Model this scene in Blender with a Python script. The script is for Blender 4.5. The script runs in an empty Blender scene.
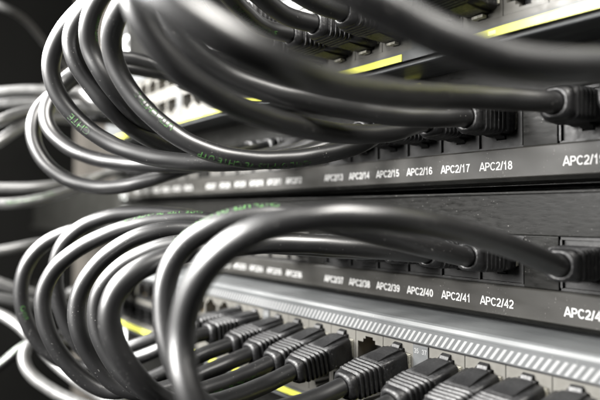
import bpy, bmesh, math, random
from mathutils import Vector, Matrix
random.seed(7)
S = 0.001                                    # every number below is in millimetres
scene = bpy.context.scene
C = scene.collection

# ------------------------------------------------------------------ camera
F_PX = 569.0
ux, uy, uz = (449.0, 12.0, -569.0)           # world +X in camera axes (right, up, back->minus forward)
n = math.sqrt(ux*ux+uy*uy+uz*uz)
Xc = Vector((ux/n, uy/n, uz/n))              # as (right, up, forward) with forward = uz
pitch = math.asin(12.0/n)/ (569.0/n)
th = math.atan2(449.0, 569.0)
Fh = Vector((-math.cos(th), math.sin(th), 0))
pit = math.atan(12.0/569.0)
FWD = (Fh*math.cos(pit) + Vector((0,0,1))*math.sin(pit)).normalized()
RIGHT = FWD.cross(Vector((0,0,1))).normalized()
UP = RIGHT.cross(FWD).normalized()
CAM = Vector((0.0, -168.0, 0.0))
cd = bpy.data.cameras.new('camera'); cam = bpy.data.objects.new('camera', cd); C.objects.link(cam)
cam.matrix_world = Matrix(((RIGHT.x,UP.x,-FWD.x,CAM.x*S),(RIGHT.y,UP.y,-FWD.y,CAM.y*S),(RIGHT.z,UP.z,-FWD.z,CAM.z*S),(0,0,0,1)))
cd.sensor_width = 36; cd.lens = 36*F_PX/600.0
cd.clip_start = 0.005; cd.clip_end = 20
cd.dof.use_dof = True; cd.dof.focus_distance = 0.190; cd.dof.aperture_fstop = 7.4; cd.dof.aperture_blades = 6
scene.camera = cam

def at(u, v, d):
    """point d mm in front of the lens that shows at (u,v) of the 600x400 photograph"""
    return CAM + FWD*d + RIGHT*((u-300)*d/F_PX) + UP*((200-v)*d/F_PX)

# ------------------------------------------------------------------ world, lamps, exposure
w = bpy.data.worlds.new('World'); scene.world = w; w.use_nodes = True
bg = w.node_tree.nodes['Background']; bg.inputs[0].default_value = (0.9,0.95,1.0,1); bg.inputs[1].default_value = 0.008
def area(name, loc, aim, sx, sy, power, col):
    l = bpy.data.lights.new(name, 'AREA'); l.shape = 'RECTANGLE'; l.size = sx*S; l.size_y = sy*S; l.energy = power; l.color = col
    o = bpy.data.objects.new(name, l); C.objects.link(o); o.location = Vector(loc)*S
    o.rotation_euler = (Vector(aim)-Vector(loc)).to_track_quat('-Z','Y').to_euler(); return o
area('aisle_lamp', (-250,-560,190), (-210,-90,10), 320, 320, 54, (1.0,0.985,0.96))
area('side_lamp', (-500,-330,270), (-220,-100,40), 240, 240, 30.0, (1.0,0.985,0.96))
area('ceiling_lamp', (170,-95,400), (-110,-115,10), 220, 160, 14, (1.0,0.97,0.92))
scene.view_settings.view_transform = 'Standard'; scene.view_settings.look = 'None'
scene.view_settings.exposure = -0.6; scene.view_settings.gamma = 1.0
scene.render.engine = 'CYCLES'
scene.render.resolution_x = 1024; scene.render.resolution_y = 683

# ------------------------------------------------------------------ materials
def mat(name, col, rough=0.5, metal=0.0, spec=0.5, noise=0.0, nscale=400, bump=0.0, dust=0.0, coords=(1,1,1), emit=None, es=0, trans=0.0, dcol=(0.2,0.195,0.185,1), rvar=0.12, coat=0.0):
    m = bpy.data.materials.new(name); m.use_nodes = True
    nt = m.node_tree; b = nt.nodes['Principled BSDF']; N = nt.nodes.new; L = nt.links.new
    b.inputs['Base Color'].default_value = (*col,1); b.inputs['Roughness'].default_value = rough
    b.inputs['Metallic'].default_value = metal; b.inputs['Specular IOR Level'].default_value = spec
    b.inputs['Coat Weight'].default_value = coat; b.inputs['Coat Roughness'].default_value = .375; b.inputs['Coat IOR'].default_value = 1.68
    b.inputs['Transmission Weight'].default_value = trans
    if emit: b.inputs['Emission Color'].default_value = (*emit,1); b.inputs['Emission Strength'].default_value = es
    tc = N('ShaderNodeTexCoord'); mp = N('ShaderNodeMapping'); mp.inputs['Scale'].default_value = coords
    L(tc.outputs['Object'], mp.inputs['Vector'])
    basecol = None
    if noise or bump:
        no = N('ShaderNodeTexNoise'); no.inputs['Scale'].default_value = nscale; no.inputs['Detail'].default_value = 5
        L(mp.outputs[0], no.inputs['Vector'])
        mx = N('ShaderNodeMix'); mx.data_type='RGBA'
        mx.inputs['A'].default_value = tuple(c*(1-noise) for c in col)+(1,)
        mx.inputs['B'].default_value = tuple(min(1,c*(1+noise)) for c in col)+(1,)
        L(no.outputs['Fac'], mx.inputs['Factor']); L(mx.outputs['Result'], b.inputs['Base Color']); basecol = mx.outputs['Result']
        mr = N('ShaderNodeMapRange'); mr.inputs['From Min'].default_value=.3; mr.inputs['From Max'].default_value=.7
        mr.inputs['To Min'].default_value = max(0.05,rough-rvar); mr.inputs['To Max'].default_value = min(1,rough+rvar)
        L(no.outputs['Fac'], mr.inputs['Value']); L(mr.outputs[0], b.inputs['Roughness'])
        if bump:
            bp = N('ShaderNodeBump'); bp.inputs['Strength'].default_value = bump; bp.inputs['Distance'].default_value = 0.0003
            L(no.outputs['Fac'], bp.inputs['Height']); L(bp.outputs[0], b.inputs['Normal'])
    if dust:
        vo = N('ShaderNodeTexNoise'); vo.inputs['Scale'].default_value = 1500; vo.inputs['Detail'].default_value = 1
        L(tc.outputs['Object'], vo.inputs['Vector'])
        big = N('ShaderNodeTexNoise'); big.inputs['Scale'].default_value = 90; L(tc.outputs['Object'], big.inputs['Vector'])
        r1 = N('ShaderNodeMapRange'); r1.inputs['From Min'].default_value=.70; r1.inputs['From Max'].default_value=.76; L(vo.outputs['Fac'], r1.inputs['Value'])
        r2 = N('ShaderNodeMapRange'); r2.inputs['From Min'].default_value=.42; r2.inputs['From Max'].default_value=.62; L(big.outputs['Fac'], r2.inputs['Value'])
        mu = N('ShaderNodeMath'); mu.operation='MULTIPLY'; L(r1.outputs[0],mu.inputs[0]); L(r2.outputs[0],mu.inputs[1])
        m2 = N('ShaderNodeMath'); m2.operation='MULTIPLY'; m2.inputs[1].default_value = dust; L(mu.outputs[0],m2.inputs[0])
        mx = N('ShaderNodeMix'); mx.data_type='RGBA'; mx.inputs['B'].default_value = dcol
        if basecol: L(basecol, mx.inputs['A'])
        else: mx.inputs['A'].default_value = (*col,1)
        L(m2.outputs[0], mx.inputs['Factor']); L(mx.outputs['Result'], b.inputs['Base Color'])
    return m
M = {}
M['jacket'] = mat('cable_jacket', (0.0045,0.0045,0.0047), 0.6, spec=.0, coat=1.0, noise=.25, nscale=330, bump=.16, dust=.5)
M['boot']   = mat('boot_rubber', (0.005,0.005,0.0053), 0.45, spec=0.35, noise=.3, nscale=1300, bump=.35, dust=.6)
M['clear']  = mat('clear_plug_plastic', (0.35,0.34,0.29), 0.25, spec=.6, noise=.15, nscale=600, trans=.25)
M['print']  = mat('green_print', (0.03,0.13,0.016), 0.6)
M['panel']  = mat('panel_black_steel', (0.006,0.006,0.0056), 0.36, spec=.06, noise=.6, nscale=520, bump=.18, dust=.5, coords=(.5,1,1.6))
M['strip']  = mat('label_strip', (0.016,0.0155,0.014), 0.45, spec=.16, noise=.12, nscale=220, bump=.06, dust=.3, coords=(.3,1,1))
M['white']  = mat('white_print', (0.25,0.25,0.245), 0.6)
M['jackblack'] = mat('jack_black_plastic', (0.007,0.007,0.007), 0.45, spec=.2, noise=.3, nscale=500, bump=.1, dust=.5)
M['jackgrey'] = mat('jack_grey_plastic', (0.030,0.029,0.026), 0.5, noise=.15, nscale=400, dust=.4)
M['jackmetal'] = mat('jack_shield_metal', (0.062,0.060,0.054), 0.45, metal=0, spec=.2, noise=.12, nscale=500, bump=.1)
M['dark']   = mat('cavity', (0.006,0.006,0.006), 0.7)
M['gold']   = mat('gold_contacts', (0.8,0.55,0.2), 0.3, metal=1)
M['switch'] = mat('switch_grey_paint', (0.046,0.048,0.049), 0.45, metal=0, spec=.2, noise=.08, nscale=300, bump=.08, dust=.35, rvar=.08)
M['switchtop'] = mat('switch_grey_metal', (0.062,0.065,0.066), 0.42, metal=.0, spec=.2, noise=.10, nscale=160, bump=.06, dust=.45, coords=(.2,1,1))
M['hatch']  = mat('hatch_print', (0.12,0.122,0.122), 0.55)
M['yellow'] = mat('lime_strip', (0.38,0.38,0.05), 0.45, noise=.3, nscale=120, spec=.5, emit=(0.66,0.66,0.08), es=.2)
M['led']    = mat('lit_led', (0.8,0.9,0.2), 0.3, emit=(0.75,1.0,0.15), es=3.0)
M['ear']    = mat('bright_zinc', (0.7,0.71,0.7), 0.4, metal=.1, noise=.1, nscale=200)
M['rail']   = mat('rack_steel', (0.010,0.010,0.009), 0.5, spec=.1, noise=.2, nscale=100, bump=.1)
M['screw']  = mat('screw_nickel', (0.8,0.82,0.8), 0.25, metal=.9)
M['wall']   = mat('cabinet_side', (0.006,0.006,0.0055), 0.7, spec=.06, noise=.3, nscale=12)
M['post']   = mat('brown_grey_post', (0.07,0.064,0.056), 0.5, noise=.2, nscale=30)
M['greycable'] = mat('cable_jacket_grey', (0.04,0.04,0.039), 0.42, spec=0.9, coat=.5, noise=.15, nscale=260, bump=.2)

nt=M['print'].node_tree; b=nt.nodes['Principled BSDF']
no=nt.nodes.new('ShaderNodeTexNoise'); no.inputs['Scale'].default_value=700; tc=nt.nodes.new('ShaderNodeTexCoord'); nt.links.new(tc.outputs['Object'],no.inputs['Vector'])
rp=nt.nodes.new('ShaderNodeValToRGB'); rp.color_ramp.elements[0].position=.42; rp.color_ramp.elements[0].color=(.008,.012,.008,1); rp.color_ramp.elements[1].position=.62; rp.color_ramp.elements[1].color=(.028,.095,.018,1)
nt.links.new(no.outputs['Fac'],rp.inputs[0]); nt.links.new(rp.outputs[0],b.inputs['Base Color'])
# ------------------------------------------------------------------ mesh helpers
def link(name, me, m, parent=None):
    o = bpy.data.objects.new(name, me); C.objects.link(o)
    if m is not None and not me.materials: me.materials.append(m)
    if parent: o.parent = parent
    return o
def thing(name, label, cat, loc=(0,0,0), group=None):
    o = bpy.data.objects.new(name, None); o.empty_display_size = .01; C.objects.link(o); o.location = Vector(loc)*S
    o['label'] = label; o['category'] = cat
    if group: o['group'] = group
    return o
def box(bm, x0,x1,y0,y1,z0,z1):
    vs = [bm.verts.new((x*S,y*S,z*S)) for x in (x0,x1) for y in (y0,y1) for z in (z0,z1)]
    for f in ((0,1,3,2),(4,6,7,5),(0,4,5,1),(2,3,7,6),(0,2,6,4),(1,5,7,3)): bm.faces.new([vs[i] for i in f])
def mk(bm, name, bevel=0.0, seg=2, smooth=False):
    bmesh.ops.recalc_face_normals(bm, faces=bm.faces)
    if bevel:
        bmesh.ops.bevel(bm, geom=[e for e in bm.edges], offset=bevel*S, segments=seg, profile=.6, affect='EDGES', clamp_overlap=True)
    me = bpy.data.meshes.new(name); bm.to_mesh(me); bm.free()
    if smooth:
        for p in me.polygons: p.use_smooth = True
    return me
def boxes(name, lst, m, parent=None, bevel=0.0, seg=2):
    """lst in world mm; the mesh is expressed relative to its parent"""
    off = Vector((0,0,0)) if parent is None else parent.location/S
    bm = bmesh.new()
    for b in lst: box(bm, b[0]-off.x,b[1]-off.x,b[2]-off.y,b[3]-off.y,b[4]-off.z,b[5]-off.z)
    return link(name, mk(bm, name, bevel, seg), m, parent)
def prism_x(name, prof, x0, x1, m, parent=None, bevel=0.0):
    """(y,z) outline pulled along X"""
    off = Vector((0,0,0)) if parent is None else parent.location/S
    bm = bmesh.new()
    a = [bm.verts.new(((x0-off.x)*S,(y-off.y)*S,(z-off.z)*S)) for y,z in prof]
    b = [bm.verts.new(((x1-off.x)*S,(y-off.y)*S,(z-off.z)*S)) for y,z in prof]
    k = len(prof); bm.faces.new(a); bm.faces.new(b[::-1])
    for i in range(k): bm.faces.new((a[i],b[i],b[(i+1)%k],a[(i+1)%k]))
    return link(name, mk(bm, name, bevel), m, parent)

_txt = {}
def text_mesh(s, size, bold=0.0, extrude=0.0):
    key = (s,size,bold,extrude)
    if key in _txt: return _txt[key]
    cu = bpy.data.curves.new('t','FONT'); cu.body = s; cu.size = size; cu.align_x='CENTER'; cu.align_y='CENTER'
    cu.offset = bold; cu.extrude = extrude; cu.resolution_u = 3
    o = bpy.data.objects.new('t', cu); C.objects.link(o)
    dg = bpy.context.evaluated_depsgraph_get(); dg.update()
    me = bpy.data.meshes.new_from_object(o.evaluated_get(dg))
    bpy.data.objects.remove(o); bpy.data.curves.remove(cu)
    _txt[key] = me; return me
def front_text(name, s, x, y, z, size, m, parent, bold=.02, sx=1.0):
    src = text_mesh(s, 1.0, bold, 0.0)
    me = src.copy(); me.materials.clear()
    for v in me.vertices:
        a,b = v.co.x, v.co.y
        v.co = Vector((a*size*sx*S, -0.0, b*size*S))
    o = link(name, me, m, parent)
    o.location = Vector((x,y,z))*S - parent.location
    return o

def _arc(cx,cy,rx,ry,a0,a1,k=14):
    return [(cx+rx*math.cos(math.radians(a0+(a1-a0)*i/k)), cy+ry*math.sin(math.radians(a0+(a1-a0)*i/k))) for i in range(k+1)]
GL={ 'A':(.70,[[(0,0),(.33,1),(.37,1),(.70,0)],[(.13,.30),(.57,.30)]]),
 'P':(.62,[[(.07,0),(.07,.93),(.34,.93)]+_arc(.36,.70,.20,.23,90,-90)+[(.07,.47)]]),
 'C':(.70,[_arc(.37,.5,.31,.43,40,320,24)]),
 '/':(.30,[[(.0,-.02),(.28,1.02)]]),
 '0':(.56,[_arc(.28,.5,.21,.43,90,450,24)]),
 '1':(.50,[[(.06,.70),(.17,.76),(.28,.97),(.28,0)]]),
 '2':(.56,[_arc(.28,.70,.21,.23,170,-30,14)+[(.38,.44),(.12,.20),(.07,.07),(.52,.07)]]),
 '3':(.56,[_arc(.27,.71,.19,.22,165,-70,14)+[(.24,.51)],[(.24,.52)]+_arc(.27,.29,.22,.23,70,-165,14)]),
 '4':(.56,[[(.40,0),(.40,.95),(.04,.30),(.54,.30)]]),
 '5':(.56,[[(.48,.93),(.15,.93),(.10,.50)]+_arc(.27,.32,.22,.25,130,-160,16)]),
 '6':(.56,[_arc(.28,.31,.21,.24,90,450,18),[(.07,.36)]+_arc(.29,.50,.21,.43,170,35,12)]),
 '7':(.56,[[(.05,.93),(.51,.93),(.34,.6),(.22,0)]]),
 '8':(.56,[_arc(.28,.72,.18,.21,90,450,18),_arc(.28,.28,.22,.22,90,450,18)]),
 '9':(.56,[_arc(.28,.69,.21,.24,90,450,18),[(.49,.64)]+_arc(.27,.50,.21,.43,-10,-145,12)])}
def stroke_text(name, s, x, y, z, h, m, parent, sx=1.0, wt=.145):
    bm=bmesh.new(); adv=0; items=[]
    for ch in s:
        w_,st=GL[ch]; items.append((adv,st)); adv+=w_+.085
    adv-=.085; lay=0
    for a0,st in items:
        for pl in st:
            lay+=1; dy=-.0015*(lay%4); n_=len(pl); prev=None
            for i,(px,pz) in enumerate(pl):
                a=Vector(pl[max(i-1,0)]); b=Vector(pl[min(i+1,n_-1)]); c=Vector((px,pz))
                t1=(c-a); t2=(b-c)
                t1=t1.normalized() if t1.length>1e-6 else t2.normalized(); t2=t2.normalized() if t2.length>1e-6 else t1
                t=(t1+t2).normalized() if (t1+t2).length>1e-3 else t1
                nn=Vector((-t.y,t.x)); k=wt/2/max(.45,abs(nn.dot(Vector((-t1.y,t1.x)))))
                q=[c+nn*k,c-nn*k]
                vs=[bm.verts.new(((((p.x+a0-adv/2)*sx*h))*S,dy*S,((p.y-.5)*h)*S)) for p in q]
                if prev: bm.faces.new((prev[0],prev[1],vs[1],vs[0]))
                prev=vs
    o=link(name, mk(bm,name), m, parent); o.location=Vector((x,y,z))*S-parent.location; return o

# ------------------------------------------------------------------ jack (one socket), shared meshes
def jack_mesh(w_, h_, zc, kind):
    """socket opening round (0,zc); latch notch points down; front at y=0, goes back 10"""
    bm = bmesh.new(); D = 10
    a=5.95; t=3.4; b=-3.4; n1=3.1; n2=1.9; z1=b-1.3; z2=z1-(1.5 if zc>1 else 1.0)
    W=w_/2; H0=-h_/2; H1=h_/2
    def B(x0,x1,z0,z1): box(bm,x0,x1,0,D,z0,z1)
    B(-W,W,zc+t,H1); B(-W,-a,zc+b,zc+t); B(a,W,zc+b,zc+t)
    B(-W,-n1,zc+z1,zc+b); B(n1,W,zc+z1,zc+b)
    B(-W,-n2,zc+z2,zc+z1); B(n2,W,zc+z2,zc+z1)
    B(-W,W,H0,zc+z2)
    return mk(bm, kind)
def back_mesh(w_,h_):
    bm = bmesh.new(); box(bm,-w_/2,w_/2,10.05,11,-h_/2,h_/2); return mk(bm,'jack_back')
def contacts_mesh(zc):
    bm = bmesh.new()
    for i in range(8):
        x=-3.6+i*1.02; vs=[(x-.22,2.2,zc+3.2),(x+.22,2.2,zc+3.2),(x+.22,8,zc+.6),(x-.22,8,zc+.6)]
        f=[bm.verts.new((p[0]*S,p[1]*S,p[2]*S)) for p in vs]; bm.faces.new(f)
    return mk(bm,'contacts')

# ------------------------------------------------------------------ rack
COLX = {}                                     # switch columns
for i,x in enumerate([384,370,356,342,328,314, 294,280,266,252,238,224, 205,191,177,163,149,135, 114.5,100.5,86.5,72.5,58.5,44.5]): COLX[i+1] = -x
PX = {}
for p in range(1,25):
    nstep = (18-p) + 0.79*((18-p+5)//6 if p<=18 else -1)
    if p<=18: nstep = (18-p) + 0.79*((18-p)//6)
    else: nstep = -(p-18) - 0.79
    PX[p] = -(107 + 16*nstep)
XL, XR = -425.0, 24.0

def patch_panel(top, first, label):
    t = thing('patch_bay', label, 'patch panel', ((XL+XR)/2,0,top-44), 'patch panels in the rack')
    boxes('top_flange', [(XL,XR,-.9,-.02,top-.9,top-.05)], M['panel'], t, .2)
    boxes('face_plate', [(XL,XR,0,25,top-14,top), ], M['panel'], t, .35)
    groups = [(1,6),(7,12),(13,18),(19,24)]
    # spacers between the six-port modules
    edges=[]
    for a,b in groups: edges.append((PX[a]-8.3, PX[b]+8.3))
    sp=[(XL,edges[0][0])]+[(edges[i][1],edges[i+1][0]) for i in range(3)]+[(edges[3][1],XR)]
    for a,b in sp: boxes('spacer', [(a+.35,b-.35,.4,25,top-30.4,top-14.05)], M['panel'], t, .25)
    for (a,b),(e0,e1) in zip(groups,edges):
        boxes('module_frame', [(e0,e1,1.2,20,top-15.0,top-14.1),(e0,e1,1.2,20,top-30.4,top-29.6)]+
              [(PX[a]+16*i-8.3,PX[a]+16*i-7.7,.7,20,top-29.6,top-15.0) for i in range(7)], M['jackblack'], t)
    jm = PJ; z=top-22.3
    for p in range(1,25):
        jm = PJB if p>12 else PJ
        j = link('jack', jm[0], None, t); j.location = Vector((PX[p],2.0,z))*S - t.location
        k = link('jack_back', jm[1], None, j)
        g = link('contacts', jm[2], None, j)
    # label strip with its receding lower edge
    prism_x('label_strip', [(-1.6,top-30.7),(-1.8,top-31.0),(-1.8,top-39.9),(-1.6,top-40.2),(3,top-40.2),(3,top-30.5),(-1.3,top-30.5)], XL, XR, M['strip'], t)
    prism_x('lower_lip', [(-1.5,top-40.25),(-.6,top-41.4),(1.6,top-42.2),(3,top-42.4),(3,top-40.25)], XL, XR, M['panel'], t)
    boxes('body', [(XL+2,XR-2,25.1,60,top-43.4,top-.5),(XL+1,XR-1,3.05,25,top-42.6,top-30.6)], M['panel'], t)
    for p in range(1,25):
        stroke_text('port_label', 'APC2/%d'%(first+p-1), PX[p]+.2, -1.83, top-36.1, 2.75, M['white'], t, .98)
    for sx,(a,b) in ((-1,(XL-17,XL-.1)),(1,(XR+.1,XR+17))):
        e = boxes('mounting_ear', [(a,b,0,2,top-43.8,top-.2)], M['panel'], t, .3)
    return t
def screws(parent, x, zs, y):
    for z in zs:
        bm = bmesh.new()
        bmesh.ops.create_cone(bm, cap_ends=True, segments=24, radius1=4.2*S, radius2=3.0*S, depth=2.6*S, matrix=Matrix.Rotation(math.pi/2,4,'X'))
        box(bm,-.4,.4,-1.6,-1.25,-2.4,2.4)
        o = link('screw', mk(bm,'screw'), M['screw'], parent); o.location = Vector((x,y-1.35,z))*S - parent.location

def jackset(w_,h_,zc,mname):
    a=jack_mesh(w_,h_,zc,'jack'); a.materials.append(M[mname])
    b=back_mesh(w_,h_); b.materials.append(M['dark'])
    c=contacts_mesh(zc); c.materials.append(M['gold'])
    return a,b,c
PJ = jackset(15.2,14.4,1.3,'jackgrey')
PJB = jackset(15.2,14.4,1.3,'jackblack')
p1 = patch_panel(51.2, 1, 'upper black patch panel, its strip printed APC2/13 to APC2/18 in white')
p2 = patch_panel(6.6, 25, 'lower black patch panel, its strip printed APC2/37 to APC2/42 in white')
boxes('lime_reflection', [(-147,-139.5,-.12,-.01,46.4,48.6)], M['yellow'], p1)  # reflection of the lime strip in the glossy panel, added as a coloured plate
for p,t_ in ((p1,51.2),(p2,6.6)):
    screws(p, XL-9, (t_-6.5,t_-38), 0); screws(p, XR+9, (t_-6.5,t_-38), 0)

SJ = jackset(13.7,12.8,0.5,'jackmetal')
SJB = jackset(13.7,12.8,0.5,'jackblack')
FY = -19.0                                    # the switches stand proud of the patch panels
def network_switch(top, label, black_block=False):
    x0,x1 = -424.0, 18.0
    t = thing('network_switch', label, 'network switch', ((x0+x1)/2,FY,top-44), 'network switches in the rack')
    blocks=[(1,6),(7,12),(13,18),(19,24)]
    # sheet metal shell with a rolled front top edge
    prism_x('top_cover', [(FY+1.6,top),(FY+.5,top-.45),(FY,top-1.5),(FY,top-2.0),(FY+2,top-2.2),(200,top-2.2),(200,top)], x0,x1, M['switchtop'], t)
    prism_x('bottom_cover', [(FY-.1,top-43.5),(FY+.1,top-43.9),(FY+1.0,top-44.1),(200,top-44.1),(200,top-43.3),(FY+.1,top-43.3)], x0,x1, M['switchtop'], t)
    # bezel pieces round the socket blocks
    bz=[(x0,x1,FY+.35,FY+14,top-7.3,top-2.05),(x0,x1,FY+.3,FY+14,top-41.9,top-38.4)]
    boxes('front_bezel', bz, M['switch'], t, .12)
    boxes('lower_recess', [(x0+1,x1-1,FY+2.2,FY+14,top-43.25,top-41.95)], M['jackblack'], t)
    boxes('bezel_groove', [(x0+1,x1-1,FY+.9,FY+14,top-7.95,top-7.35)], M['jackblack'], t)
    xs=[x0]+sum([[COLX[a]-7.1,COLX[b]+7.1] for a,b in blocks],[])+[x1]
    for i in range(0,len(xs),2):
        boxes('divider', [(xs[i],xs[i+1],FY+.45,FY+14,top-38.35,top-8.0)], M['jackblack'] if (black_block and i==0) else M['switch'], t, .12)
    boxes('socket_plate', sum([[(COLX[a]-7.05,COLX[b]+7.05,FY+.9,FY+12,top-38.3,top-36.35),(COLX[a]-7.05,COLX[b]+7.05,FY+.9,FY+12,top-23.45,top-20.85)] for a,b in blocks],[]), M['jackmetal'], t)
    zr=(top-14.4, top-29.9)
    for r in (0,1):
        for c in range(1,25):
            j = link('jack', (SJB if black_block and c<=6 else SJ)[0], None, t); j.location = Vector((COLX[c],FY+.9,zr[r]))*S - t.location
            if r==0: j.rotation_euler = (0,math.pi,0)
            link('jack_back', SJ[1], None, j); link('contacts', SJ[2], None, j)
    # hatching on the bezel
    bm=bmesh.new(); o0=t.location/S
    xx=-292.0
    while xx < 4:
        q=[(xx,top-6.9),(xx+.95,top-6.9),(xx+3.55,top-3.3),(xx+2.6,top-3.3)]
        bm.faces.new([bm.verts.new(((a-o0.x)*S,(FY+.33-o0.y)*S,(b-o0.z)*S)) for a,b in q]); xx+=2.25
    link('hatch_marks', mk(bm,'hatch_marks'), M['hatch'], t)
    boxes('badge', [(-352,-318,FY+.1,FY+.34,top-6.2,top-3.6)], M['hatch'], t, .08)
    # lime strips under each block of sockets, with lit port lights
    for a,b in ((-403,-325),(-303,-217),(-211,-132),(-109,-38)):
        s=boxes('lime_strip', [(a,b,FY-.12,FY+.29,top-41.9,top-39.4)], M['yellow'], t, .08)
    for a,b in blocks:
        for c in range(a,b+1):
            if c in (19,20,14,22,8,3): 
                boxes('port_light', [(COLX[c]-1.2+4,COLX[c]+1.2+4,FY-.3,FY-.13,top-41.2,top-40.1)], M['led'], t)
    for s_,x in (('11',COLX[6]+9.3),('13',COLX[7]-9.3),('23',COLX[12]+9.0),('25',COLX[13]-9.0),('35',COLX[18]+8.6),('37',COLX[19]-8.6)):
        stroke_text('number', s_, x, FY+.41, top-9.9, 1.6, M['hatch'], t, 1.0)
    boxes('chassis', [(x0+1,x1-1,FY+14.1,199,top-43.2,top-2.3)], M['rail'], t)
    boxes('mounting_ear', [(x0-18,x0-.1,0,2.2,top-43.6,top-.4)], M['ear'], t, .3)
    boxes('mounting_ear', [(x1+.1,x1+22,0,2.2,top-43.6,top-.4)], M['ear'], t, .3)
    screws(t, x0-9, (top-6.5,top-38), 0)
    return t
sw_up = network_switch(94.0, 'grey network switch with lime strip mounted above the upper patch panel')
sw_lo = network_switch(-36.6, 'grey network switch with white hatched stripe mounted below the lower patch panel', True)

# blank neighbours above and below so the rack does not stop in mid air
def filler(top, label, m_ear):
    t = thing('blank_panel', label, 'blank panel', ((XL+XR)/2,0,top-44))
    prism_x('plate', [(-2,top-1),(-1,top),(14,top),(14,top-43.8),(-1,top-43.8),(-2,top-42.8)], XL,XR, M['panel'], t)
    boxes('mounting_ear', [(XL-17,XL-.1,0,2,top-43.6,top-.3)], m_ear, t, .3)
    screws(t, XL-9, (top-6.5,top-38), 0)
filler(138.6, 'black blank rack panel above the upper grey switch', M['ear'])
filler(-81.0, 'black blank rack panel under the lower grey switch', M['ear'])

# rails, post, cabinet side
def rail(x0,x1,label,m,y0=2.4,y1=30, z0=-420,z1=520):
    t = thing('rack_rail', label, 'rack rail', ((x0+x1)/2,y0,z0))
    boxes('front_flange', [(x0,x1,y0,y0+2,z0,z1)], m, t, .2)
    boxes('side_web', [(x0,x0+2,y0+2.1,y1,z0,z1)], m, t, .2)
    bm=bmesh.new(); o0=t.location/S; z=z0+10; cx=(x0+x1)/2
    while z<z1-10:
        box(bm, cx-4.7-o0.x,cx+4.7-o0.x,y0-.05-o0.y,y0+.3-o0.y,z-o0.z,z+9.5-o0.z); z+=14.9
    link('square_holes', mk(bm,'square_holes'), M['dark'], t)
rail(-462,-425,'black rack rail with square holes at the left ends of the panels',M['rail'])
boxes_side = thing('cabinet_post','brown grey blurred upright post behind the loops at far left','post',(-742,60,-420))
boxes('post_front',[(-765,-722,60,64,-420,520)],M['post'],boxes_side,.3)
boxes('post_return',[(-726,-722,64.1,110,-420,520)],M['post'],boxes_side,.3)
for z0,z1,lab in ((150,172,'dim grey crossbar of the cabinet at upper left'),(-22,24,'dark grey crossbar of the cabinet at mid left'),(-118,-98,'dark grey crossbar of the cabinet at lower left')):
    cb = thing('crossbar', lab, 'crossbar', (-650,20,z0), 'cabinet crossbars')
    boxes('bar', [(-860,-470,34,52,z0,z1)], M['rail'] if z0!=150 else M['post'], cb, .6)
    boxes('lip', [(-860,-470,30,33.9,z0,z0+4)], M['rail'], cb, .2)
o = boxes('cabinet_wall',[(-1100,-1090,-700,600,-700,900),(-1089.9,300,300,310,-700,900)],M['wall']); o['kind']='structure'

# ------------------------------------------------------------------ patch cables
def plug_mesh(hood, rib_n=5, name='boot'):
    """local: +y outward from the socket, latch towards -z. origin at the socket face"""
    secs=[]; A=secs.append
    A((0.9,5.5,3.7,.8)); A((1.2,5.8,4.4,1.0)); A((hood,5.8,4.4,1.1)); A((hood+.25,5.3,3.8,1.2))
    y=hood+.7
    for i in range(rib_n):
        f=i/(rib_n-1); w_=5.9-.9*f; h_=4.7-.1*f
        A((y,4.6-.5*f,3.6,1.5)); A((y+.12,w_,h_,1.6)); A((y+.3,w_+.12,h_+.12,1.7)); A((y+.95,w_+.12,h_+.12,1.7)); A((y+1.1,w_,h_,1.6)); A((y+1.2,4.6-.5*f,3.6,1.5)); y+=1.85
    A((y,4.3,3.8,1.9)); A((y+.25,4.7,4.5,2.4)); A((y+.6,4.8,4.6,2.6)); A((y+2.1,4.55,4.45,3.2)); A((y+2.8,4.1,4.1,3.5)); A((y+3.1,3.5,3.5,3.3)); A((y+2.7,3.12,3.12,3.1)); A((y+1.0,3.0,3.0,2.99))
    end=y+3.1
    bm=bmesh.new(); rings=[]; K=7
    for (yy,hw,hh,r) in secs:
        ring=[]; r=min(r,hw*.999,hh*.999)
        for q,(cx,cz) in enumerate(((hw-r,hh-r),(-hw+r,hh-r),(-hw+r,-hh+r),(hw-r,-hh+r))):
            for k in range(K):
                a=math.pi/2*(q+k/(K-1)); ring.append(bm.verts.new(((cx+r*math.cos(a))*S, yy*S, (cz+r*math.sin(a))*S)))
        rings.append(ring)
    for a,b in zip(rings,rings[1:]):
        for i in range(len(a)): bm.faces.new((a[i],a[(i+1)%len(a)],b[(i+1)%len(a)],b[i]))
    bm.faces.new(rings[0]); 
    me=mk(bm,name); me.materials.append(M['boot'])
    for p in me.polygons: p.use_smooth=True
    return me,end
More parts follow.
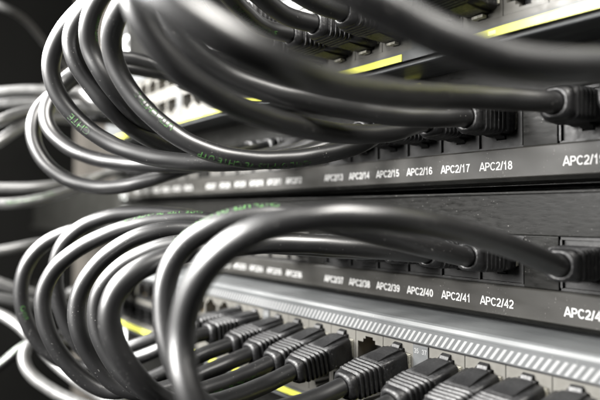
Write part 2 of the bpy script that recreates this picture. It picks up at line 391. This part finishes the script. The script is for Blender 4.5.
def latch_mesh(hood):
    bm=bmesh.new()                              # black hump over the latch
    pts=[(1.0,-3.9),(1.0,-4.9),(2.4,-5.2),(hood*.62,-5.1),(hood*.95,-4.6),(hood*.95,-3.9)]
    for w_,c in ((3.1,1),):
        a=[bm.verts.new((-w_*S,y*S,z*S)) for y,z in pts]; b=[bm.verts.new((w_*S,y*S,z*S)) for y,z in pts]
        bm.faces.new(a); bm.faces.new(b[::-1])
        for i in range(len(pts)): bm.faces.new((a[i],b[i],b[(i+1)%len(pts)],a[(i+1)%len(pts)]))
    for hw,pts in ((1.75,[(-5,-3.4),(-5,-6.0),(-1,-6.2),(.3,-5.9),(.9,-5.0),(.9,-4.6),(.2,-4.6),(.2,-3.4)]),(2.7,[(-3.5,-3.35),(-3.5,-4.7),(.5,-4.8),(.5,-3.35)])):
        a=[bm.verts.new((-hw*S,y*S,z*S)) for y,z in pts]; b=[bm.verts.new((hw*S,y*S,z*S)) for y,z in pts]
        bm.faces.new(a); bm.faces.new(b[::-1])
        for i in range(len(pts)): bm.faces.new((a[i],b[i],b[(i+1)%len(pts)],a[(i+1)%len(pts)]))
    me=mk(bm,'latch_cover',.3,2); me.materials.append(M['boot']); return me
def clear_mesh(tab):
    bm=bmesh.new(); box(bm,-5.8,5.8,-9,.95,-3.2,3.3)
    bmesh.ops.bevel(bm, geom=list(bm.edges), offset=.3*S, segments=2, affect='EDGES')
    if tab: box(bm,-1.9,1.9,.95,3.0,-6.3,-5.5)
    pts=[(-8,-3.2),(-8,-3.9),(-1,-4.8),(.4,-5.0),(.4,-4.2),(-1,-3.9)]
    a=[bm.verts.new((-1.6*S,y*S,z*S)) for y,z in pts]; b=[bm.verts.new((1.6*S,y*S,z*S)) for y,z in pts]
    bm.faces.new(a); bm.faces.new(b[::-1])
    for i in range(6): bm.faces.new((a[i],b[i],b[(i+1)%6],a[(i+1)%6]))
    me=mk(bm,'clear_plug'); me.materials.append(M['clear']); return me
CL=clear_mesh(False); CLT=clear_mesh(True)
PLUG={'switch':(plug_mesh(13.0),latch_mesh(13.0)), 'panel':(plug_mesh(6.5),latch_mesh(6.5))}

R=3.05
def smooth_path(P, step=1.2):
    # centripetal Catmull-Rom, then an even resample
    P=[p.copy() for p in P]
    Q=[P[0]*2-P[1]]+P+[P[-1]*2-P[-2]]; out=[]
    for i in range(1,len(Q)-2):
        p0,p1,p2,p3=Q[i-1:i+3]
        t0=0; t1=t0+max((p1-p0).length,1e-6)**.5; t2=t1+max((p2-p1).length,1e-6)**.5; t3=t2+max((p3-p2).length,1e-6)**.5
        K=max(4,int((p2-p1).length/step*1.5))
        for k in range(K):
            t=t1+(t2-t1)*k/K
            A1=p0*((t1-t)/(t1-t0))+p1*((t-t0)/(t1-t0)); A2=p1*((t2-t)/(t2-t1))+p2*((t-t1)/(t2-t1)); A3=p2*((t3-t)/(t3-t2))+p3*((t-t2)/(t3-t2))
            B1=A1*((t2-t)/(t2-t0))+A2*((t-t0)/(t2-t0)); B2=A2*((t3-t)/(t3-t1))+A3*((t-t1)/(t3-t1))
            out.append(B1*((t2-t)/(t2-t1))+B2*((t-t1)/(t2-t1)))
    out.append(P[-1].copy())
    res=[out[0]]; acc=0
    for a,b in zip(out,out[1:]):
        seg=(b-a).length; d=step-acc
        while d<=seg: res.append(a.lerp(b,d/seg)); d+=step
        acc=(acc+seg)%step if seg>0 else acc
        acc=seg-(d-step)
    if (res[-1]-out[-1]).length>.2: res.append(out[-1])
    for it in range(18):                        # relax: a stiff cable has no kinks
        res=[res[0],res[1]]+[res[i]*.5+(res[i-1]+res[i+1])*.25 for i in range(2,len(res)-2)]+[res[-2],res[-1]]
    return res
def frames(P):
    T=[(P[min(i+1,len(P)-1)]-P[max(i-1,0)]).normalized() for i in range(len(P))]
    nrm=T[0].orthogonal().normalized(); N=[nrm]
    for i in range(1,len(P)):
        q=T[i-1].rotation_difference(T[i]); nrm=(q@nrm); nrm=(nrm-T[i]*nrm.dot(T[i])).normalized(); N.append(nrm)
    return T,N
def tube(name, P, r, m, parent, seg=28):
    T,N=frames(P); off=parent.location/S; bm=bmesh.new(); rings=[]
    ph=random.random()*6; sc=step_len=1.2; ln=len(P)
    for i_,(p,t,nn) in enumerate(zip(P,T,N)):
        s_=i_*1.2; fade=min(1,i_/12,(ln-1-i_)/12)
        # the twisted pairs inside press a faint spiral into the jacket
        def rr(a): return r*(1+fade*(.011*math.sin(2*math.pi*s_/13+2*a+ph)+.006*math.sin(2*math.pi*s_/37+a*1+2*ph)))
        b=t.cross(nn); rings.append([bm.verts.new((p-off+(nn*math.cos(2*math.pi*k/seg)+b*math.sin(2*math.pi*k/seg))*rr(2*math.pi*k/seg))*S) for k in range(seg)])
    for a,b in zip(rings,rings[1:]):
        for k in range(seg): bm.faces.new((a[k],a[(k+1)%seg],b[(k+1)%seg],b[k]))
    bm.faces.new(rings[0][::-1]); bm.faces.new(rings[-1])
    o=link(name, mk(bm,name,smooth=True), m, parent); return o
def jacket_print(P, parent, s, centre, nvec, size=2.6, flip=False, r=R):
    """letters wrapped on the jacket, centred on the path point nearest to centre, facing nvec"""
    T,_=frames(P)
    arc=[0]
    for a,b in zip(P,P[1:]): arc.append(arc[-1]+(b-a).length)
    ic=min(range(len(P)), key=lambda i:(P[i]-centre).length); s0=arc[ic]
    src=text_mesh(s,1.0,.012,0.0); bm=bmesh.new(); bm.from_mesh(src)
    ys=[v.co.y for v in bm.verts]; y0,y1=min(ys),max(ys)
    for k in range(1,7):
        bmesh.ops.bisect_plane(bm, geom=list(bm.verts)+list(bm.edges)+list(bm.faces), plane_co=(0,y0+(y1-y0)*k/7,0), plane_no=(0,1,0))
    off=parent.location/S; j=0
    for v in bm.verts:
        x,y=v.co.x*size, v.co.y*size
        if flip: x,y=-x,-y
        sa=min(max(s0+x,0.01),arc[-1]-.01)
        i=max(0,min(len(arc)-2, next((q for q in range(len(arc)-1) if arc[q+1]>=sa), len(arc)-2)))
        f=(sa-arc[i])/(arc[i+1]-arc[i]); p=P[i].lerp(P[i+1],f); t=T[i].lerp(T[i+1],f).normalized()
        nn=(nvec-t*nvec.dot(t)).normalized(); b=nn.cross(t)
        an=y/r
        v.co=(p-off+(nn*math.cos(an)+b*math.sin(an))*(r*1.017+.02))*S
    me=bpy.data.meshes.new('jacket_print'); bm.to_mesh(me); bm.free(); me.materials.append(M['print'])
    link('jacket_print', me, None, parent)

def port(kind, num, row=0, tilt=0.0):
    """-> socket-face point, latch direction flag, exit length"""
    if kind=='up':   return Vector((COLX[num],FY+.9,94-(14.4 if row==0 else 29.9)+(-.5 if row==0 else .5))), row==1, 'switch'
    if kind=='low':  return Vector((COLX[num],FY+.9,-36.6-(14.4 if row==0 else 29.9)+(-.5 if row==0 else .5))), row==1, 'switch'
    if kind=='p1':   return Vector((PX[num],2.0,51.2-22.3+1.3)), True, 'panel'
    if kind=='p2':   return Vector((PX[num],2.0,6.6-22.3+1.3)), True, 'panel'
TO_CAM=-FWD
def patch_cable(label, start, pts, end=None, prints=(), drop=(0,0), side=(0,0), m='jacket', group=None, r=R, lead=13):
    ends=[]
    path=[at(*p) for p in pts]
    for which,e in (('s',start),('e',end)):
        if not e: ends.append(None); continue
        pos,down,kind=port(*e); dz=drop[0 if which=='s' else 1]; dx=side[0 if which=='s' else 1]
        dx+=random.uniform(-.035,.035); dz+=random.uniform(-.03,.03)
        d=Vector((dx,-1,-dz)).normalized()
        (bmesh_,L_),lm=PLUG[kind]
        ex=pos+d*(L_-2.2)
        ends.append((pos,d,down,kind,L_))
        lead_pts=[ex, ex+d*6, ex+d*lead]
        if kind=='panel': lead_pts=[ex, ex+d*3.5]
        if which=='s': path=lead_pts+path
        else: path=path+lead_pts[::-1]
    root=thing('patch_cable', label, 'cable', path[0], group)
    P=smooth_path(path)
    tube('cable_jacket', P, r, M[m], root)
    for e in ends:
        if not e: continue
        pos,d,down,kind,L_=e
        (bme,_),lme=PLUG[kind]
        y=d; z=Vector((0,0,1)) if down else Vector((0,0,-1)); z=(z-y*z.dot(y)).normalized(); z=Matrix.Rotation(random.uniform(-.045,.045),3,y)@z; x=y.cross(z)
        mw=Matrix(((x.x,y.x,z.x,0),(x.y,y.y,z.y,0),(x.z,y.z,z.z,0),(0,0,0,1)))
        b=link('plug_boot', bme, None, root)
        b.matrix_local=Matrix.Translation(pos*S-root.location)@mw
        link('clear_plug', CLT if (e[2] and e[3]=='switch') else CL, None, b); link('latch_cover', lme, None, b)
    for s_,c,nv,size,fl in prints:
        nvw=(TO_CAM*nv[0]+UP*nv[1]+RIGHT*nv[2]).normalized()
        jacket_print(P, root, s_, at(*c), nvw, size, fl, r)
    return root
GT='black patch cables looping from the upper patch panel'
GB='black patch cables looping from the lower patch panel'
GF='thin far cables running left out of the rack'
# --- upper bundle
patch_cable('black cable of the outermost small loop at left, lowest of the upper bundle', ('p1',13),
  [(280,152,240),(230,161,240),(190,167,241),(150,180,242),(110,188,242),(75,183,242),(50,168,242),(35,146,242),(33,122,243),(43,104,247),(62,88,252),(85,72,258),(108,66,258)], ('up',10,1), group=GT)
patch_cable('black cable just inside the outermost small loop of the upper bundle', ('p1',14),
  [(300,150,228),(240,160,229),(190,165,231),(150,165,233),(110,162,235),(78,153,236),(56,138,237),(45,120,238),(50,100,241),(66,79,246),(92,62,248),(118,57,248)], ('up',11,1), group=GT)
patch_cable('black cable lettered CHTE in green down the front of its loop at upper left', ('p1',15),
  [(325,147,213),(270,160,206),(200,163,202),(150,157,202),(115,146,203),(88,129,203),(66,107,201),(53,85,199),(50,62,197),(57,40,195),(73,18,193),(97,-4,190),(122,-18,190),(145,-5,196)], ('up',13,1),
  prints=[('CHTE',(80,125,201),(1,-.1,-.1),3.7,False)], group=GT)
patch_cable('black cable of the second tall loop from the left in the upper bundle', ('p1',12),
  [(240,155,255),(200,152,236),(160,144,218),(130,127,206),(106,104,198),(88,81,196),(74,60,193),(70,38,192),(78,18,190),(95,0,188),(125,-26,186),(165,-28,186)], ('up',14,1), prints=[('UTP CHTE',(78,18,190),(.4,.2,.9),2.2,True)], group=GT)
patch_cable('black cable of the third tall loop from the left in the upper bundle', ('p1',11),
  [(215,155,263),(175,143,236),(145,124,210),(121,99,196),(102,74,190),(90,50,189),(87,32,186),(93,8,183),(108,-14,180),(140,-36,178),(185,-30,178)], ('up',15,1), prints=[('CHTE UTP',(89,25,186),(.35,.1,.9),2.3,True)], group=GT)
patch_cable('black cable whose green lettering sweeps under the upper bundle towards label APC2/14', ('p1',16),
  [(365,143,198),(325,154,192),(280,160,186),(235,158,181),(192,145,178),(156,120,176),(130,92,175),(114,62,173),(110,38,170),(117,14,165),(135,-12,160),(175,-40,158),(240,-40,160)], ('up',18,1),
  prints=[('CHTE UTP D5 VE CHTE UTP',(255,160,183),(.75,-.6,0),2.9,False),('UTP CHTE E',(152,115,176),(.8,.1,.6),2.9,False)], group=GT)
patch_cable('black cable curving behind the thickest blurred one to the boot above APC2/17', ('p1',17),
  [(395,132,182),(350,134,172),(300,127,156),(250,112,143),(210,93,134),(175,67,128),(151,37,125),(134,6,123),(130,-30,124),(165,-60,135),(205,-30,160)], ('up',16,1),
  prints=[('CHTE UTP D5 CHTE VE',(245,14,192),(.8,-.45,0),2.7,False)], group=GT)
patch_cable('black cable ending in the ribbed boot just above label APC2/18', ('p1',18),
  [(435,118,172),(390,115,165),(340,107,158),(290,97,153),(250,86,150),(215,70,146),(186,46,142),(160,12,140),(150,-30,142),(185,-55,150),(240,-20,168)], ('up',17,1), group=GT)
patch_cable('thick near blurred cable sweeping over the upper bundle to the boot above APC2/19', ('p1',19),
  [(505,99,151),(450,97,142),(390,93,120),(330,84,98),(280,67,84),(232,43,79),(186,15,78),(146,-16,79),(116,-62,86),(160,-110,100),(260,-90,130)], ('up',19,1), group=GT)
patch_cable('nearest very blurred dark cable crossing the lime strip at top right', ('p1',21),
  [(650,78,108),(600,67,94),(530,66,89),(465,48,86),(405,20,84),(355,-8,82),(300,-45,82),(280,-90,95),(330,-100,130)], ('up',20,1), group=GT)
patch_cable('dark cable cut by the right edge, right of the boot above APC2/19', ('p1',20),
  [(640,60,125),(720,20,110),(800,-60,110)], None, group=GT)
for k,(col,lab) in enumerate(((12,'dark cable behind the thick blurred one at top, leftmost of three plugged high'),(13,'dark cable behind the thick blurred one at top, middle of three plugged high'),(14,'dark cable behind the thick blurred one at top, rightmost of three plugged high'))):
    patch_cable(lab, ('up',col,0), [(128+26*k,-8,222-12*k),(112+26*k,-50,218-12*k),(120+26*k,-110,220-12*k)], None, drop=(-.1,0), group=GT)
# --- lower bundle
patch_cable('black cable of the leftmost loop in the lower bundle', ('p2',12),
  [(220,240,258),(170,232,254),(120,227,250),(80,229,247),(50,240,245),(30,258,244),(21,283,244),(23,312,245),(37,341,247),(62,362,250),(92,368,254),(112,355,252)], ('low',11,0), drop=(0,.1), prints=[('CHTE',(26,312,245),(.9,0,.5),2.6,False)], group=GB)
patch_cable('black cable arching highest over the left of the lower bundle', ('p2',13),
  [(260,235,239),(220,222,238),(180,215,238),(140,213,237),(105,217,236),(75,231,235),(59,251,235),(55,277,236),(60,307,238),(73,337,240),(97,362,243),(122,363,243)], ('low',12,0), drop=(0,.1), group=GB)
patch_cable('black cable of the lower bundle, second front loop from left, green dashes on top', ('p2',14),
  [(290,240,222),(240,226,218),(200,219,215),(150,222,214),(110,233,214),(78,249,214),(55,268,214),(43,292,214),(44,320,214),(57,350,215),(82,378,217),(112,393,219),(138,385,219)], ('low',13,0), drop=(0,.16),
  prints=[('CHTE   UTP  D5 CHTE UTP',(165,220,214),(.45,1,0),2.4,False)], group=GB)
patch_cable('black cable of the third front loop from the left in the lower bundle', ('p2',15),
  [(310,245,208),(250,238,205),(190,229,203),(147,233,200),(112,251,200),(87,277,200),(76,305,200),(79,333,200),(93,360,202),(120,388,204),(150,393,206)], ('low',14,0), drop=(0,.17), group=GB)
patch_cable('black cable of the lower bundle, fourth front loop, lettered green beside its plug', ('p2',16),
  [(345,250,195),(290,246,190),(230,243,188),(182,243,187),(142,254,187),(112,274,187),(97,299,188),(97,327,188),(108,354,188),(132,383,188),(165,398,189)], ('low',15,0), drop=(0,.2), 
  prints=[('CHTE ISO HNIZED D5',(233,374,196),(.8,-.35,0),2.7,False)], group=GB)
patch_cable('black cable of the fifth front loop from the left in the lower bundle', ('p2',17),
  [(390,251,183),(340,246,176),(280,243,171),(222,248,168),(172,256,160),(134,272,156),(112,296,154),(108,322,154),(119,352,155),(144,386,158),(180,408,165)], ('low',16,0), drop=(0,.25), group=GB)
patch_cable('tall blurred cable with green dashes just left of the thickest lower cable', ('p2',18),
  [(440,251,169),(390,238,160),(340,225,155),(290,215,153),(245,216,152),(206,229,152),(176,254,153),(164,287,153),(164,322,152),(175,366,150),(200,404,151),(232,418,156)], ('low',18,0), drop=(0,.2),
  prints=[('CHTE UTP D5 CHTE UTP',(225,221,152),(.5,1,-.3),2.6,False)], group=GB)
patch_cable('thickest near cable arching across the lower bundle to the boot right of APC2/42', ('p2',19),
  [(522,251,148),(480,237,138),(430,225,128),(370,217,121),(312,217,118),(260,228,117),(218,254,118),(191,293,121),(181,340,122),(187,388,118),(212,432,118),(262,448,130)], ('low',19,0), drop=(0,.2), group=GB)
for k,(col,lab,pp) in enumerate(((20,'black cable at bottom edge, first plug right of number 37',[(365,440,135),(300,500,125),(200,560,125)]),
                   (21,'black cable at bottom edge, second plug right of number 37',[(420,460,130),(370,520,125),(300,600,125)]),
                   (22,'black cable at bottom edge, third plug right of number 37',[(480,480,125),(430,540,120),(380,620,120)]))):
    patch_cable(lab, ('low',col,0), pp, None, drop=(.16,0), group=GB)
# --- far cables at the left
patch_cable('far grey blurred cable, upper of the level pair crossing left edge', ('up',4,1), [(85,92,345),(60,91,340),(30,90,335),(0,92,330),(-60,98,325)], None, m='greycable', group=GF)
patch_cable('far grey blurred cable, lower of the level pair crossing left edge', ('up',3,1), [(85,104,350),(60,104,345),(30,102,340),(0,104,335),(-60,110,330)], None, m='greycable', group=GF)
patch_cable('far bright cable slanting down to left edge just under the level pair', ('up',2,1), [(75,112,350),(45,110,330),(20,113,315),(0,121,300),(-40,135,290)], None, m='greycable', group=GF)
patch_cable('far bright cable slanting to left edge, lower of the slanting two', ('up',1,1), [(75,120,350),(50,118,330),(26,124,315),(0,141,300),(-40,165,290)], None, m='greycable', group=GF)
patch_cable('far dim cable bending out of the upper patch panel below the small loops', ('p1',2), [(95,178,380),(75,182,350),(40,187,330),(0,188,320),(-60,186,310)], None, m='greycable', group=GF)
patch_cable('far dim cable with green lettering below the small loops', ('p1',1), [(95,180,370),(75,189,345),(50,197,325),(20,203,315),(-10,204,310),(-60,200,300)], None,
  prints=[('CHTE UTP D5 CHTE',(30,202,318),(.9,.3,0),2.8,False)], m='greycable', group=GF)
patch_cable('far dim cable bending out of the lower patch panel at left edge', ('p2',1), [(95,236,370),(60,240,350),(30,245,330),(0,251,320),(-50,256,310)], None, m='greycable', group=GF)
patch_cable('far bright cable at left edge under the lower panel loops', ('low',1,0), [(80,298,340),(50,296,325),(20,290,315),(0,283,310),(-50,265,300)], None, m='greycable', group=GF)
patch_cable('far dim cable sagging at left edge below the bright one', ('low',2,0), [(80,302,345),(50,306,335),(20,302,325),(0,298,320),(-50,290,310)], None, m='greycable', group=GF)
patch_cable('grey cable running from left edge down under the lower loops', None, [(-60,300,320),(-20,308,310),(8,318,305),(28,334,300),(46,354,296),(70,376,290),(102,396,286),(150,420,280),(220,450,275)], None, m='greycable', group=GF)
patch_cable('grey cable hooking over and down at the lower left corner', None, [(110,352,345),(60,343,320),(36,342,300),(23,352,290),(27,370,287),(48,388,285),(80,404,283),(140,425,280),(220,460,275)], None, m='greycable', group=GF)
patch_cable('dark cable with green lettering rising from left edge at lower left', None, [(-40,385,330),(0,366,330),(14,354,332),(30,343,338),(60,335,350),(100,335,370)], None,
  prints=[('CHTE UTP CHTE UTP',(12,356,331),(.8,.6,0),3.4,False)], group=GF)
patch_cable('pale blurred cable end at the top left corner', None, [(-60,-10,520),(-20,-2,520),(5,8,530),(25,20,560),(60,60,640),(110,100,720)], None, m='greycable', group=GF)
